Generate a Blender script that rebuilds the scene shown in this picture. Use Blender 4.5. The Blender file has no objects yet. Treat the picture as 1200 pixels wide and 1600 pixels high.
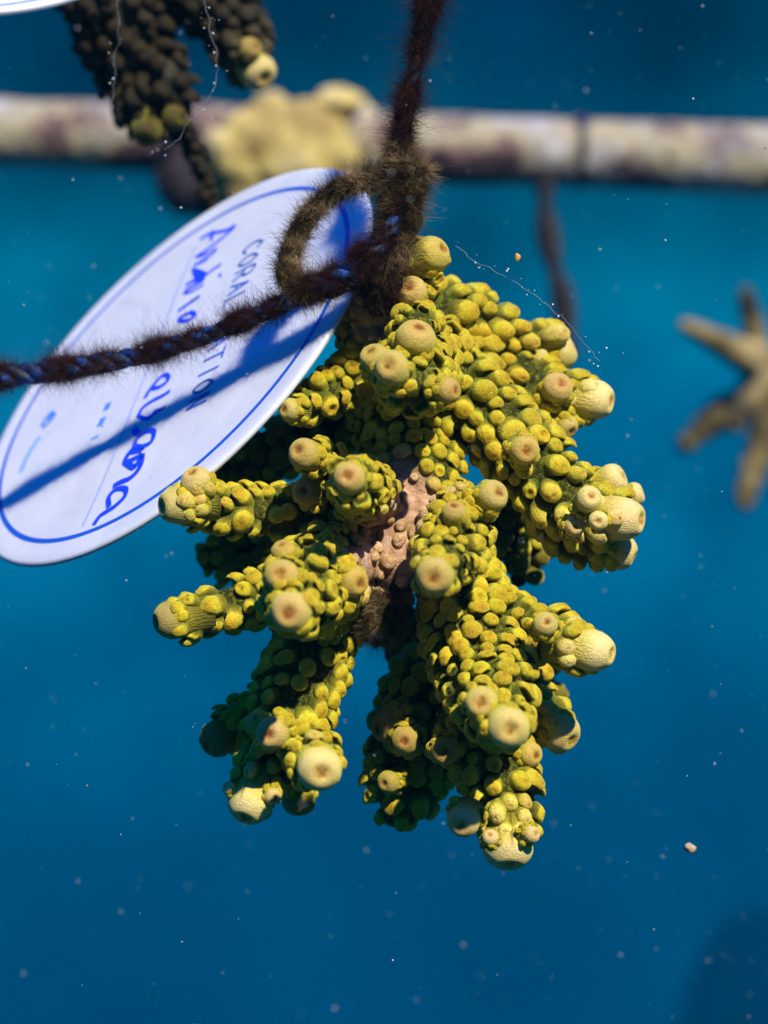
import bpy, math, random
import numpy as np
from mathutils import Vector, Matrix
from mathutils.bvhtree import BVHTree

random.seed(7)
rng = np.random.default_rng(11)
sc = bpy.context.scene
C = sc.collection

# ------------------------------------------------------------------ camera
MM = 0.001
SC = 0.12 * MM          # metres that one photo pixel covers in the plane of focus
FD = 0.40               # focus distance

def P(px, py, ymm=0.0):
    """photo position + distance behind the focus plane (mm) -> world point"""
    y = ymm * MM
    k = (FD + y) / FD * SC
    return Vector(((px - 600) * k, y, (800 - py) * k))

def R(rpx, ymm=0.0):
    return rpx * SC * (FD + ymm * MM) / FD

cd = bpy.data.cameras.new('camera')
cam = bpy.data.objects.new('camera', cd); C.objects.link(cam)
cam.location = (0, -FD, 0); cam.rotation_euler = (math.radians(90), 0, 0)
cd.sensor_fit = 'VERTICAL'; cd.sensor_height = 24; cd.sensor_width = 18; cd.lens = 50
cd.clip_start = 0.01; cd.clip_end = 200
cd.dof.use_dof = True; cd.dof.focus_distance = FD; cd.dof.aperture_fstop = 8.0
sc.camera = cam

# ------------------------------------------------------------------ water light (world), sun
w = bpy.data.worlds.new('World'); sc.world = w; w.use_nodes = True
nt = w.node_tree; nt.nodes.clear()
def N(nt, t, **kw):
    n = nt.nodes.new(t)
    for k, v in kw.items(): setattr(n, k, v)
    return n
tc = N(nt, 'ShaderNodeTexCoord'); sx = N(nt, 'ShaderNodeSeparateXYZ')
nt.links.new(tc.outputs['Generated'], sx.inputs[0])
n1 = N(nt, 'ShaderNodeTexNoise'); n1.inputs['Scale'].default_value = 4.5; n1.inputs['Detail'].default_value = 3; n1.inputs['Roughness'].default_value = .5
nt.links.new(tc.outputs['Generated'], n1.inputs['Vector'])
a1 = N(nt, 'ShaderNodeMath', operation='MULTIPLY_ADD'); a1.inputs[1].default_value = .20
nt.links.new(n1.outputs[0], a1.inputs[0]); nt.links.new(sx.outputs[2], a1.inputs[2])
mr = N(nt, 'ShaderNodeMapRange'); mr.inputs[1].default_value = -1 + .10; mr.inputs[2].default_value = 1 + .10
nt.links.new(a1.outputs[0], mr.inputs[0])
rp = N(nt, 'ShaderNodeValToRGB'); nt.links.new(mr.outputs[0], rp.inputs[0])
cr = rp.color_ramp; cr.interpolation = 'B_SPLINE'
stops = [(0, (.0, .004, .012)), (.34, (.0, .006, .018)), (.40, (.0, .018, .042)), (.45, (.0, .052, .105)), (.49, (.0, .105, .190)),
         (.54, (.0, .140, .235)), (.565, (.0, .080, .135)), (.60, (.0, .010, .022)), (.68, (.0, .014, .06)), (.80, (.0, .07, .50)), (1, (.0, .20, 1.9))]
while len(cr.elements) < len(stops): cr.elements.new(.5)
for e, (p, c) in zip(cr.elements, stops): e.position = p; e.color = (*c, 1)
bg = N(nt, 'ShaderNodeBackground'); bg.inputs[1].default_value = 1.0
wo = N(nt, 'ShaderNodeOutputWorld')
n2 = N(nt, 'ShaderNodeTexNoise'); n2.inputs['Scale'].default_value = 10; n2.inputs['Detail'].default_value = 3.5
nt.links.new(tc.outputs['Generated'], n2.inputs['Vector'])
m2_ = N(nt, 'ShaderNodeMapRange'); m2_.inputs[1].default_value = .35; m2_.inputs[2].default_value = .65; m2_.inputs[3].default_value = .50; m2_.inputs[4].default_value = 1.55
nt.links.new(n2.outputs[0], m2_.inputs[0]); nt.links.new(m2_.outputs[0], bg.inputs[1])
nt.links.new(rp.outputs[0], bg.inputs[0]); nt.links.new(bg.outputs[0], wo.inputs[0])

sd = bpy.data.lights.new('sun', 'SUN'); sd.energy = 5.0; sd.angle = math.radians(1.2); sd.color = (1, .95, .86)
sun = bpy.data.objects.new('sun', sd); C.objects.link(sun)
SUN = Vector((.29, -.68, .67)).normalized()
sun.rotation_euler = SUN.to_track_quat('Z', 'Y').to_euler()
sc.view_settings.view_transform = 'Standard'; sc.view_settings.look = 'None'
sc.view_settings.exposure = .38; sc.view_settings.gamma = 1; sc.view_settings.use_curve_mapping = False
sc.cycles.max_bounces = 6; sc.cycles.diffuse_bounces = 3; sc.cycles.caustics_reflective = False
sc.cycles.use_denoising = True; sc.cycles.volume_bounces = 0

# ------------------------------------------------------------------ helpers
def tag(o, label=None, cat=None, group=None, kind=None):
    if label: o['label'] = label
    if cat: o['category'] = cat
    if group: o['group'] = group
    if kind: o['kind'] = kind
    return o

def empty(name, loc, label, cat, group=None):
    o = bpy.data.objects.new(name, None); C.objects.link(o); o.location = loc
    o.empty_display_size = .005
    return tag(o, label, cat, group)

def mesh(name, V, F, smooth=True, uv=None, attrs=None):
    me = bpy.data.meshes.new(name)
    V = np.asarray(V, dtype=np.float32)
    me.from_pydata(V.tolist() if len(V) < 200000 else V, [], F if isinstance(F, list) else F.tolist())
    if uv is not None:
        l = me.uv_layers.new(name='UVMap')
        vi = np.empty(len(me.loops), dtype=np.int32); me.loops.foreach_get('vertex_index', vi)
        l.data.foreach_set('uv', np.asarray(uv, dtype=np.float32)[vi].ravel())
    for k, a in (attrs or {}).items():
        at = me.attributes.new(k, 'FLOAT', 'POINT'); at.data.foreach_set('value', np.asarray(a, dtype=np.float32))
    if smooth: me.polygons.foreach_set('use_smooth', [True] * len(me.polygons))
    me.update()
    return me

def obj(name, me, mat=None, parent=None, M=None):
    o = bpy.data.objects.new(name, me); C.objects.link(o)
    if mat and not me.materials: me.materials.append(mat)
    if parent: o.parent = parent
    if M is not None: o.matrix_local = M
    return o

def catmull(pts, n):
    pts = [np.array(p, dtype=float) for p in pts]
    if len(pts) == 2: pts = [pts[0], (pts[0] + pts[1]) / 2, pts[1]]
    ext = [2 * pts[0] - pts[1]] + pts + [2 * pts[-1] - pts[-2]]
    seg = len(pts) - 1; out = []
    for i in range(n):
        t = i / (n - 1) * seg; k = min(int(t), seg - 1); u = t - k
        p0, p1, p2, p3 = ext[k:k + 4]
        out.append(.5 * (2 * p1 + (p2 - p0) * u + (2 * p0 - 5 * p1 + 4 * p2 - p3) * u * u + (3 * p1 - p0 - 3 * p2 + p3) * u ** 3))
    return np.array(out)

def frames(path):
    T = np.gradient(path, axis=0); T /= np.linalg.norm(T, axis=1)[:, None]
    u = np.cross(T[0], [0, 1, .1]); u /= np.linalg.norm(u); U = [u]
    for i in range(1, len(path)):
        u = U[-1] - T[i] * np.dot(U[-1], T[i]); U.append(u / np.linalg.norm(u))
    U = np.array(U); return T, U, np.cross(T, U)

def tube(path, rad, seg=16, cap=True, disp=None):
    """-> verts, faces, ring parameter"""
    T, U, W = frames(path); n = len(path)
    if cap:      # round the end off
        m = 6; ex_p = []; ex_r = []
        for j in range(1, m + 1):
            a = j / m * math.pi / 2
            ex_p.append(path[-1] + T[-1] * rad[-1] * math.sin(a)); ex_r.append(rad[-1] * math.cos(a) + 1e-6)
        path = np.vstack([path, ex_p]); rad = np.concatenate([rad, ex_r])
        T = np.vstack([T] + [T[-1:]] * m); U = np.vstack([U] + [U[-1:]] * m); W = np.vstack([W] + [W[-1:]] * m); n += m
    a = np.linspace(0, 2 * math.pi, seg, endpoint=False)
    ring = np.cos(a)[None, :, None] * U[:, None, :] + np.sin(a)[None, :, None] * W[:, None, :]
    r = rad[:, None] * np.ones((1, seg))
    if disp is not None: r = r * (1 + disp(path[:, None, :] + ring * rad[:, None, None]))
    V = path[:, None, :] + ring * r[..., None]
    V = V.reshape(-1, 3); F = []
    for i in range(n - 1):
        for j in range(seg):
            k = (j + 1) % seg
            F.append((i * seg + j, i * seg + k, (i + 1) * seg + k, (i + 1) * seg + j))
    F.append(tuple(range(seg))[::-1]); F.append(tuple((n - 1) * seg + j for j in range(seg)))
    return V, F

def vnoise(X, s, seed=0):
    """cheap smooth noise in [-1,1]: sum of rotated sines"""
    r = np.random.default_rng(seed); out = np.zeros(X.shape[:-1])
    for i in range(7):
        d = r.normal(size=3); d /= np.linalg.norm(d)
        out += np.sin((X @ d) * s * (.7 + .9 * r.random()) + r.random() * 6.28)
    return out / 3.2

# ------------------------------------------------------------------ materials
def mat(name):
    m = bpy.data.materials.new(name); m.use_nodes = True
    return m, m.node_tree, m.node_tree.nodes['Principled BSDF']

def ramp(nt, fac, stops, interp='LINEAR'):
    r = N(nt, 'ShaderNodeValToRGB'); c = r.color_ramp; c.interpolation = interp
    while len(c.elements) < len(stops): c.elements.new(.5)
    for e, (p, col) in zip(c.elements, stops):
        e.position = p; e.color = (*col, 1)
    nt.links.new(fac, r.inputs[0]); return r.outputs[0]

def noise(nt, scale, detail=4, rough=.55, vec=None):
    n = N(nt, 'ShaderNodeTexNoise'); n.inputs['Scale'].default_value = scale
    n.inputs['Detail'].default_value = detail; n.inputs['Roughness'].default_value = rough
    if vec is None:
        vec = N(nt, 'ShaderNodeNewGeometry').outputs['Position']
    nt.links.new(vec, n.inputs['Vector']); return n.outputs[0]

def mix(nt, fac, a, b, mode='MIX'):
    m = N(nt, 'ShaderNodeMix', data_type='RGBA', blend_type=mode)
    for s, v in ((0, fac), (6, a), (7, b)):
        if isinstance(v, (int, float)): m.inputs[s].default_value = v
        elif isinstance(v, tuple): m.inputs[s].default_value = (*v, 1)
        else: nt.links.new(v, m.inputs[s])
    return m.outputs[2]

def math_(nt, op, a, b=0.0, c=0.0):
    m = N(nt, 'ShaderNodeMath', operation=op)
    for s, v in ((0, a), (1, b), (2, c)):
        if isinstance(v, (int, float)): m.inputs[s].default_value = v
        else: nt.links.new(v, m.inputs[s])
    return m.outputs[0]

def bump(nt, bsdf, h, strength, dist):
    b = N(nt, 'ShaderNodeBump'); b.inputs['Strength'].default_value = strength; b.inputs['Distance'].default_value = dist
    nt.links.new(h, b.inputs['Height']); nt.links.new(b.outputs[0], bsdf.inputs['Normal'])

def coral_material(name, pal, sheen=.5):
    """pal: colours from the calyx (0) over the lip to the base (1); uv.y is that position, uv.x the angle"""
    m, nt, b = mat(name)
    uv = N(nt, 'ShaderNodeUVMap'); s = N(nt, 'ShaderNodeSeparateXYZ'); nt.links.new(uv.outputs[0], s.inputs[0])
    oi = N(nt, 'ShaderNodeObjectInfo'); oc = N(nt, 'ShaderNodeSeparateColor'); nt.links.new(oi.outputs['Color'], oc.inputs[0])
    v = math_(nt, 'ADD', s.outputs[1], math_(nt, 'MULTIPLY', math_(nt, 'SUBTRACT', noise(nt, 900, 3), .5), .22))
    col = ramp(nt, v, pal)
    pale = ramp(nt, v, [(0, (.36, .12, .02)), (.03, (.56, .28, .06)), (.08, (.84, .60, .20)), (.30, (.88, .70, .28)), (.48, (.80, .62, .16)), (.70, (.48, .38, .02)), (1, (.12, .12, .004))])
    tipc = ramp(nt, v, [(0, (.20, 0.054, .004)), (.035, (.36, 0.135, .012)), (.09, (.54, 0.324, .05)), (.30, (.58, 0.405, .07)), (.50, (.52, 0.387, .02)), (.75, (.24, 0.180, .006)), (1, (.08, 0.081, .003))])
    col = mix(nt, oc.outputs[2], col, tipc)
    col = mix(nt, oc.outputs[0], col, pale)
    pink = N(nt, 'ShaderNodeAttribute', attribute_name='pink')
    pcol = ramp(nt, noise(nt, 420, 5, .6), [(.25, (.28, .12, .05)), (.5, (.58, .33, .17)), (.7, (.72, .50, .33)), (.85, (.35, .15, .08))])
    col = mix(nt, pink.outputs['Fac'], col, pcol)
    mott = ramp(nt, noise(nt, 1700, 5, .75), [(.32, (.62, .62, .55)), (.5, (1.05, 1.02, 1.0)), (.66, (1.3, 1.24, 1.4))])
    col = mix(nt, math_(nt, 'SUBTRACT', 1.0, math_(nt, 'MULTIPLY', oc.outputs[2], .55)), col, mott, 'MULTIPLY')
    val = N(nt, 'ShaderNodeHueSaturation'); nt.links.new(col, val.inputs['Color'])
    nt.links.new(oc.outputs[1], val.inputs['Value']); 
    nt.links.new(math_(nt, 'MULTIPLY_ADD', oi.outputs['Random'], .022, .490), val.inputs['Hue'])
    nt.links.new(val.outputs[0], b.inputs['Base Color'])
    b.inputs['Roughness'].default_value = .62; b.inputs['Specular IOR Level'].default_value = .25
    b.inputs['Sheen Weight'].default_value = sheen
    b.inputs['Subsurface Weight'].default_value = .08; b.inputs['Subsurface Radius'].default_value = (1, .65, .05); b.inputs['Subsurface Scale'].default_value = .0009; b.inputs['Sheen Roughness'].default_value = .45
    b.inputs['Sheen Tint'].default_value = (.9, .95, .12, 1)
    # fine ribs running down each corallite, and grain
    rib = math_(nt, 'SINE', math_(nt, 'ADD', math_(nt, 'MULTIPLY', s.outputs[0], 2 * math.pi * 34), math_(nt, 'MULTIPLY', noise(nt, 700, 3), 16)))
    ribm = N(nt, 'ShaderNodeMapRange'); ribm.inputs[1].default_value = .28; ribm.inputs[2].default_value = .6
    nt.links.new(s.outputs[1], ribm.inputs[0])
    h = math_(nt, 'MULTIPLY_ADD', math_(nt, 'MULTIPLY', rib, ribm.outputs[0]), .20, noise(nt, 3300, 3, .6))
    bump(nt, b, h, 1.0, .00030)
    return m

PAL = [(0, (0.293, 0.142, 0.0021)), (.08, (0.422, 0.284, 0.0042)), (.28, (0.496, 0.355, 0.0056)), (.40, (0.588, 0.445, 0.0112)), (.50, (0.606, 0.540, 0.0315)),
       (.60, (0.276, 0.205, 0.0028)), (.80, (0.083, 0.090, 0.0014)), (1, (0.050, 0.076, 0.0014))]  # base end darkened to deepen the shadow in the crevices
M_coral = coral_material('coral_tissue', PAL)

def simple(name, stops, scale, rough=.7, bs=.5, bd=.0005, bscale=None, spec=.3):
    m, nt, b = mat(name)
    nt.links.new(ramp(nt, noise(nt, scale, 6, .6), stops), b.inputs['Base Color'])
    b.inputs['Roughness'].default_value = rough; b.inputs['Specular IOR Level'].default_value = spec
    bump(nt, b, noise(nt, bscale or scale * 3, 5, .6), bs, bd)
    return m

M_body = None
def body_material():
    m, nt, b = mat('coral_skeleton_skin')
    g = ramp(nt, noise(nt, 1300, 4, .7), [(.34, (.012, .014, .001)), (.52, (.06, .07, .003)), (.68, (.24, .27, .01))])
    br = ramp(nt, noise(nt, 160, 3, .5), [(.4, (.75, .7, .6)), (.62, (1.15, .95, .8))])
    g = mix(nt, 1.0, g, br, 'MULTIPLY')
    pink = N(nt, 'ShaderNodeAttribute', attribute_name='pink')
    pcol = ramp(nt, noise(nt, 420, 5, .6), [(.25, (.26, .11, .05)), (.5, (.60, .34, .18)), (.7, (.75, .54, .38)), (.85, (.32, .14, .07))])
    g = mix(nt, pink.outputs['Fac'], g, pcol)
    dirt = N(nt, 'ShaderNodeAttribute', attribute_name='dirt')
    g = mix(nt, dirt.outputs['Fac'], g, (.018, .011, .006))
    nt.links.new(g, b.inputs['Base Color']); b.inputs['Roughness'].default_value = .7; b.inputs['Specular IOR Level'].default_value = .2
    bump(nt, b, noise(nt, 1900, 4, .7), 1.0, .0005)
    return m
M_body = body_material()

# ------------------------------------------------------------------ corallite prototypes
def corallite_mesh(name, kind, seed, nu=28, nv=19):
    """unit corallite, axis +Z, +X towards the branch tip"""
    r = np.random.default_rng(seed)
    u = np.linspace(0, 2 * math.pi, nu, endpoint=False)[None, :]
    v = (np.linspace(0, 1, nv) ** .9)[:, None]
    if kind == 'bump':   hole, depth, el, lean, top = .07, .10, 1.0, .40, 1.0
    elif kind == 'hood': hole, depth, el, lean, top = .05, .03, 1.05, .55, 1.0
    elif kind == 'cup':  hole, depth, el, lean, top = .22, .34, 1.05, .52, .95
    elif kind == 'nub':  hole, depth, el, lean, top = .05, .06, .85, .25, 1.0
    th = v * math.radians(128)
    rad = np.sin(th) ** .92 * np.ones_like(u)
    z = (np.cos(th) * top + .05 * np.exp(-((v - .33) / .14) ** 2)) * np.ones_like(u)
    dimple = depth * np.exp(-(v / hole / .9) ** 2)
    z = z - dimple
    flare = np.clip((v - .78) / .22, 0, 1)
    rad = np.where(v > .70, np.maximum(rad, .93 + .28 * flare), rad)
    z = z * el
    z = z - flare * .25
    x = rad * np.cos(u); y = rad * np.sin(u)
    # opening tilts to the tip: the outer lip (-x) stands higher
    z = z + np.where(v < .6, -.22 * x * (1 - v / .6), 0)
    x = x + lean * np.clip(z + .3, 0, 2) ** 1.25
    cav = 0 * x
    if kind == 'hood':     # overhanging lip with the opening underneath, on the side of the tip
        uu = (u + math.pi) % (2 * math.pi) - math.pi
        cav = np.exp(-(uu / .85) ** 4) * np.exp(-np.abs((v - .53) / .17) ** 3)
        x = x - .70 * cav; z = z - .10 * cav
    k = 1 + .07 * vnoise(np.stack([x, y, z], -1), 2.6, seed) + .025 * vnoise(np.stack([x, y, z], -1), 7, seed + 1)
    x, y, z = x * k, y * k, z * k
    V = np.stack([x, y, z], -1).reshape(-1, 3)
    F = []
    for i in range(nv - 1):
        for j in range(nu):
            q = (j + 1) % nu
            F.append((i * nu + j, (i + 1) * nu + j, (i + 1) * nu + q, i * nu + q))
    F.append(tuple(range(nu))[::-1][::-1])
    uvv = np.stack([np.broadcast_to(u / 6.28318, (nv, nu)), np.clip(v + .35 * cav, 0, 1)], -1).reshape(-1, 2)
    return V, F, uvv

def tip_mesh(name, seed, long=1.5, hole=.13, ears=0, nu=56, nv=36):
    """unit axial corallite: rounded barrel along +Z, apex at z=0, body below"""
    u = np.linspace(0, 2 * math.pi, nu, endpoint=False)[None, :]
    v = np.linspace(0, 1, nv)[:, None]
    # dome for v<.55, barrel below
    th = np.clip(v / .55, 0, 1) * math.pi / 2
    rad = np.sin(th) ** .78 * np.ones_like(u)
    z = (np.cos(th) - 1) * .82 * np.ones_like(u)
    below = np.clip((v - .55) / .45, 0, 1)
    z = z - below * long
    rad = rad * (1 - .10 * below + .10 * below ** 3)
    z = z - .15 * np.exp(-(v / hole / .62) ** 2.2) + .03 * np.exp(-((v - hole * 1.5) / .07) ** 2)
    x = rad * np.cos(u); y = rad * np.sin(u)
    Q = np.stack([x, y, z], -1)
    k = 1 + .035 * vnoise(Q, 2.2, seed) + .012 * vnoise(Q, 8, seed + 5)
    x, y = x * k, y * k; z = z * (1 + .03 * vnoise(Q, 2, seed + 9))
    V = np.stack([x, y, z], -1).reshape(-1, 3)
    V[:, 2] += 0.05
    F = []
    for i in range(nv - 1):
        for j in range(nu):
            q = (j + 1) % nu
            F.append((i * nu + j, (i + 1) * nu + j, (i + 1) * nu + q, i * nu + q))
    F.append(tuple(range(nu)))
    vv = np.where(v < .55, v * .9, .5 + below * .5) * np.ones_like(u)
    uvv = np.stack([np.broadcast_to(u / 6.28318, (nv, nu)), vv], -1).reshape(-1, 2)
    return V, F, uvv

PROTO = []
for k, (kind, s) in enumerate([('hood', 11), ('hood', 12), ('hood', 13), ('hood', 14), ('bump', 1), ('bump', 2), ('bump', 3), ('cup', 5), ('cup', 6), ('nub', 7), ('nub', 8)]):
    V, F, U_ = corallite_mesh('corallite', kind, s)
    PROTO.append((kind, V, F, U_, mesh('corallite', V, F, uv=U_, attrs={'pink': np.zeros(len(V))})))
TIPS = []
for s in range(6):
    V, F, U_ = tip_mesh('branch_tip', 30 + s, hole=[.12, .15, .1, .13, .17, .11][s])
    TIPS.append(mesh('branch_tip', V, F, uv=U_, attrs={'pink': np.zeros(len(V))}))

def basis(z, x):
    z = Vector(z).normalized(); x = Vector(x); x = x - z * x.dot(z)
    if x.length < 1e-6: x = z.orthogonal()
    x.normalize(); y = z.cross(x)
    return Matrix((x, y, z)).transposed()

def smooth01(x): x = min(1, max(0, x)); return x * x * (3 - 2 * x)

class Colony:
    def __init__(self, root, mat_bump, mat_body, pinkfn=None, dirtfn=None, limit=285, base_value=1.0):
        self.root = root; self.mb = mat_bump; self.mbody = mat_body
        self.pink = pinkfn or (lambda X: np.zeros(len(X))); self.dirt = dirtfn or (lambda X: np.zeros(len(X)))
        self.br = []; self.bumps = []; self.limit = limit; self.val = base_value; self.off = root.location.copy()

    def branch(self, pts, b=17, tip=None, tipdir=None, pale=0., bumps=True, dens=1., val=1., name='branch', kinds=None, tipval=1., label=None, n=None, tipk=None, ringpetals=True, lumpy=1.):
        b = b * .90
        """pts: (px, py, ymm, radius px); tip: radius px of the axial corallite at the end"""
        A = catmull([(*P(p[0], p[1], p[2]), R(p[3], p[2])) for p in pts], n or 44)
        path, rad = A[:, :3], A[:, 3]
        rad = rad - np.minimum(rad * .48, R(b * .95, pts[0][2])) * (1 if bumps else 0)
        i = len(self.br)
        V, F = tube(path, rad, 40, True, lambda X: lumpy * (.07 * vnoise(X, 520 / lumpy, i) + .035 * vnoise(X, 1500 / lumpy, i + 50)))
        me = mesh(name, V - np.array(self.off), F, attrs={'pink': self.pink(V), 'dirt': self.dirt(V)})
        o = obj(name, me, self.mbody, self.root)
        if label: o['label'] = label
        B = dict(path=path, rad=rad, o=o, b=b, pale=pale, bumps=bumps, dens=dens, val=val, V=V, F=F, kinds=kinds, i=i, petals=ringpetals)
        self.br.append(B)
        if tip:
            T = frames(path)[0]
            d = Vector(T[-1]) if tipdir is None else Vector((tipdir[0], -tipdir[2], tipdir[1])).normalized()
            c = Vector(path[-1]) + Vector(T[-1]) * rad[-1] * .75
            self.tip(B, c + d * R(tip, pts[-1][2]) * .35, d, R(tip, pts[-1][2]), pale, tipval, tipk)
        return B

    def tip(self, B, apex, d, r, pale=0., val=1., k=None, long=1.):
        r *= .94
        M = basis(d, (0, 0, 1)).to_4x4() @ Matrix.Diagonal((r, r, r * long, 1)); M.translation = apex - self.off
        o = obj('branch_tip', TIPS[(k if k is not None else random.randrange(6))], self.mb, None)
        o.parent = B['o']; o.matrix_local = M
        o.color = (pale * .9, self.val * val * random.uniform(.78, .92), 1, 1)
        B.setdefault('tips', []).append((apex, d, r))
        return o

    def tip_at(self, B, px, py, ymm, d, rpx, pale=0., val=1., k=None, long=1.):
        """tip whose face centre is at a photo position; d=(right, up, towards camera)"""
        d = Vector((d[0], -d[2], d[1])).normalized()
        return self.tip(B, P(px, py, ymm), d, R(rpx, ymm), pale, val, k, long)

    def scatter(self):
        allt = [t for B in self.br for t in B.get('tips', [])]
        for B in self.br:
            if not B['bumps']: continue
            path, rad = B['path'], B['rad']; T, U, W = frames(path)
            L = np.concatenate([[0], np.cumsum(np.linalg.norm(np.diff(path, axis=0), axis=1))])
            b = B['b'] * SC * (FD + path[:, 1].mean()) / FD
            s = b * .6; row = 0; total = L[-1]; capL = rad[-1]
            while s < total + capL * .5:
                fr = s / total
                if s <= total:
                    c = np.array([np.interp(s, L, path[:, k]) for k in range(3)]); r = np.interp(s, L, rad); capk = 0
                    idx = int(np.clip(np.searchsorted(L, s), 0, len(L) - 1))
                else:
                    a = (s - total) / capL; ang = a * 1.1; r = capL * math.cos(ang); c = path[-1] + T[-1] * capL * math.sin(ang); idx = -1; capk = ang
                bb = b * (1.0 + .12 * math.sin(row * 1.7)) * (1 - .22 * (capk > 0))
                n = max(4, int(round(2 * math.pi * r / (bb * 1.86) * B['dens'])))
                for j in range(n):
                    a = (j + .5 * (row % 2) + random.uniform(-.22, .22)) / n * 2 * math.pi
                    d = math.cos(a) * U[idx] + math.sin(a) * W[idx]
                    d = d * math.cos(capk) + T[idx] * math.sin(capk)
                    t = T[idx]
                    pos = c + T[idx] * random.uniform(-.28, .28) * bb + (d * r if not capk else (d - T[idx] * math.sin(capk)) * capL + 0)
                    sz = bb * random.choice((.82, .92, .98, 1.02, 1.08, 1.16)) * random.uniform(.92, 1.08)
                    if random.random() < .05: continue
                    # inside another branch?
                    bad = False
                    for O in self.br:
                        if O is B: continue
                        dd = np.linalg.norm(O['path'] - pos, axis=1) - O['rad'] * .93
                        if dd.min() < 0: bad = True; break
                    if bad: continue
                    for (ap, dr, tr) in allt:
                        q = Vector(pos) - ap; h = q.dot(dr); lat = (q - dr * h).length
                        if -1.6 * tr < h < .6 * tr and lat < tr * .98 + sz * .15: bad = True; break
                    if bad: continue
                    nd = Vector(d) + Vector(t) * random.uniform(.05, .38)
                    sz *= .90; self.bumps.append((Vector(pos) + Vector(d) * sz * .36, nd.normalized(), Vector(t), sz, min(1., B['pale'] * smooth01((fr - .72) * 2.6)), B['val'], B['kinds'], B))
                s += bb * 1.62; row += 1
            if B['petals']:
                for (ap, dr, tr) in B.get('tips', []):
                    bs = min(b * .95, tr * .48); n = max(6, int(2 * math.pi * tr * 1.12 / (bs * 1.75)))
                    X = dr.orthogonal().normalized(); Y = dr.cross(X)
                    for ring, (back, out) in enumerate(((1.25, 1.02), (1.9, 1.22))):
                        for j in range(n + ring):
                            if random.random() < .42 - .22 * ring: continue
                            a = (j + .5 * ring + random.uniform(-.25, .25)) / (n + ring) * 6.283
                            rd = X * math.cos(a) + Y * math.sin(a)
                            pos = ap - dr * tr * (back + random.uniform(-.12, .12)) + rd * tr * (out - .2)
                            inside = any((np.linalg.norm(O['path'] - np.array(pos), axis=1) - O['rad'] * .85).min() < 0 for O in self.br if O is not B)
                            if inside: continue
                            sz = bs * random.uniform(.7, 1.1)
                            self.bumps.append((pos, (rd + dr * .55).normalized(), dr, sz, B['pale'] * .8, B['val'], B['kinds'], B))

    def build(self, stuff_name='small_corallites'):
        self.scatter()
        Vs, Fs, o = [], [], 0
        for B in self.br:
            Vs.append(B['V']); Fs += [tuple(i + o for i in f) for f in B['F']]; o += len(B['V'])
        bvh = BVHTree.FromPolygons([tuple(v) for v in np.vstack(Vs)], Fs)
        cl = Vector((0, -FD, 0)); sco = []
        for k, (p, nd, t, sz, pale, val, kinds, B) in enumerate(self.bumps):
            top = p + nd * sz * 1.3; dirv = (top - cl); dist = dirv.length
            hit = bvh.ray_cast(cl, dirv.normalized(), dist - .0002)
            vis = hit[0] is None
            px, pz = top.x / (top.y + FD), top.z / (top.y + FD)
            if abs(px) > .18 or abs(pz) > .24: vis = False
            f = max(0, -nd.dot(dirv.normalized()))
            sco.append((sz / dist * (.5 + f) if vis else 0, k))
        sco.sort(reverse=True)
        top = set(k for s_, k in sco[:self.limit] if s_ > 0)
        VV, FF, UU, PK, o = [], [], [], [], 0
        for k, (p, nd, t, sz, pale, val, kinds, B) in enumerate(self.bumps):
            pk = float(self.pink(np.array([p]))[0])
            rr = random.random()
            kind = 'hood' if rr < .45 else ('bump' if rr < .78 else ('cup' if rr < .86 else 'nub'))
            if kinds: kind = random.choice(('hood', 'hood', 'hood') + tuple(kinds))
            if pk > .5: kind = 'nub'
            if pk > .5 and random.random() < .45: continue
            pr = random.choice([q for q in PROTO if q[0] == kind])
            hh = sz * random.uniform(.95, 1.35)
            M = basis(nd, t).to_4x4() @ Matrix.Diagonal((sz, sz * random.uniform(.86, 1.1), hh, 1)); M.translation = p - self.off
            if pk > .5: M = M @ Matrix.Diagonal((.8, .8, .55, 1))
            if k in top and pk < .25:
                ob = bpy.data.objects.new('corallite', pr[4]); C.objects.link(ob)
                if not pr[4].materials: pr[4].materials.append(self.mb)
                ob.parent = B['o']; ob.matrix_local = M
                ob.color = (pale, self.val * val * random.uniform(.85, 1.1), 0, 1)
                if pr[4].materials[0] is not self.mb:
                    ob.material_slots[0].link = 'OBJECT'; ob.material_slots[0].material = self.mb
            else:
                v4 = np.c_[pr[1], np.ones(len(pr[1]))] @ np.array(M).T
                VV.append(v4[:, :3]); FF += [tuple(i + o for i in f) for f in pr[2]]; UU.append(pr[3]); o += len(pr[1])
                PK.append(np.full(len(pr[1]), pk))
        if VV:
            me = mesh(stuff_name, np.vstack(VV), FF, uv=np.vstack(UU), attrs={'pink': np.concatenate(PK)})
            so = obj(stuff_name, me, self.mb, self.root); so['kind'] = 'stuff'; so.color = (0.0, self.val * .95, 0, 1)
        print('bumps', len(self.bumps), 'own', len(top))

# ================================================================== setting: seabed, haze
def grid(nx, ny, x0, x1, y0, y1, hf):
    xs = np.linspace(x0, x1, nx); ys = np.linspace(y0, y1, ny); X, Y = np.meshgrid(xs, ys)
    Z = hf(X, Y); V = np.stack([X, Y, Z], -1).reshape(-1, 3)
    F = [(j * nx + i, j * nx + i + 1, (j + 1) * nx + i + 1, (j + 1) * nx + i) for j in range(ny - 1) for i in range(nx - 1)]
    return V, F
V, F = grid(100, 100, -20, 20, -20, 20, lambda X, Y: -9 + .3 * np.sin(X * 1.3 + 1) * np.cos(Y * .9) + .03 * np.sin(X * 4 + Y * 3))
M_sand = simple('sand', [(.3, (.006, .012, .014)), (.7, (.03, .04, .04))], .8, bd=.02, bscale=20)  # sand tinted dark blue for the daylight lost in deep water
tag(obj('seabed', mesh('seabed', V, F), M_sand), kind='structure')

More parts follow.
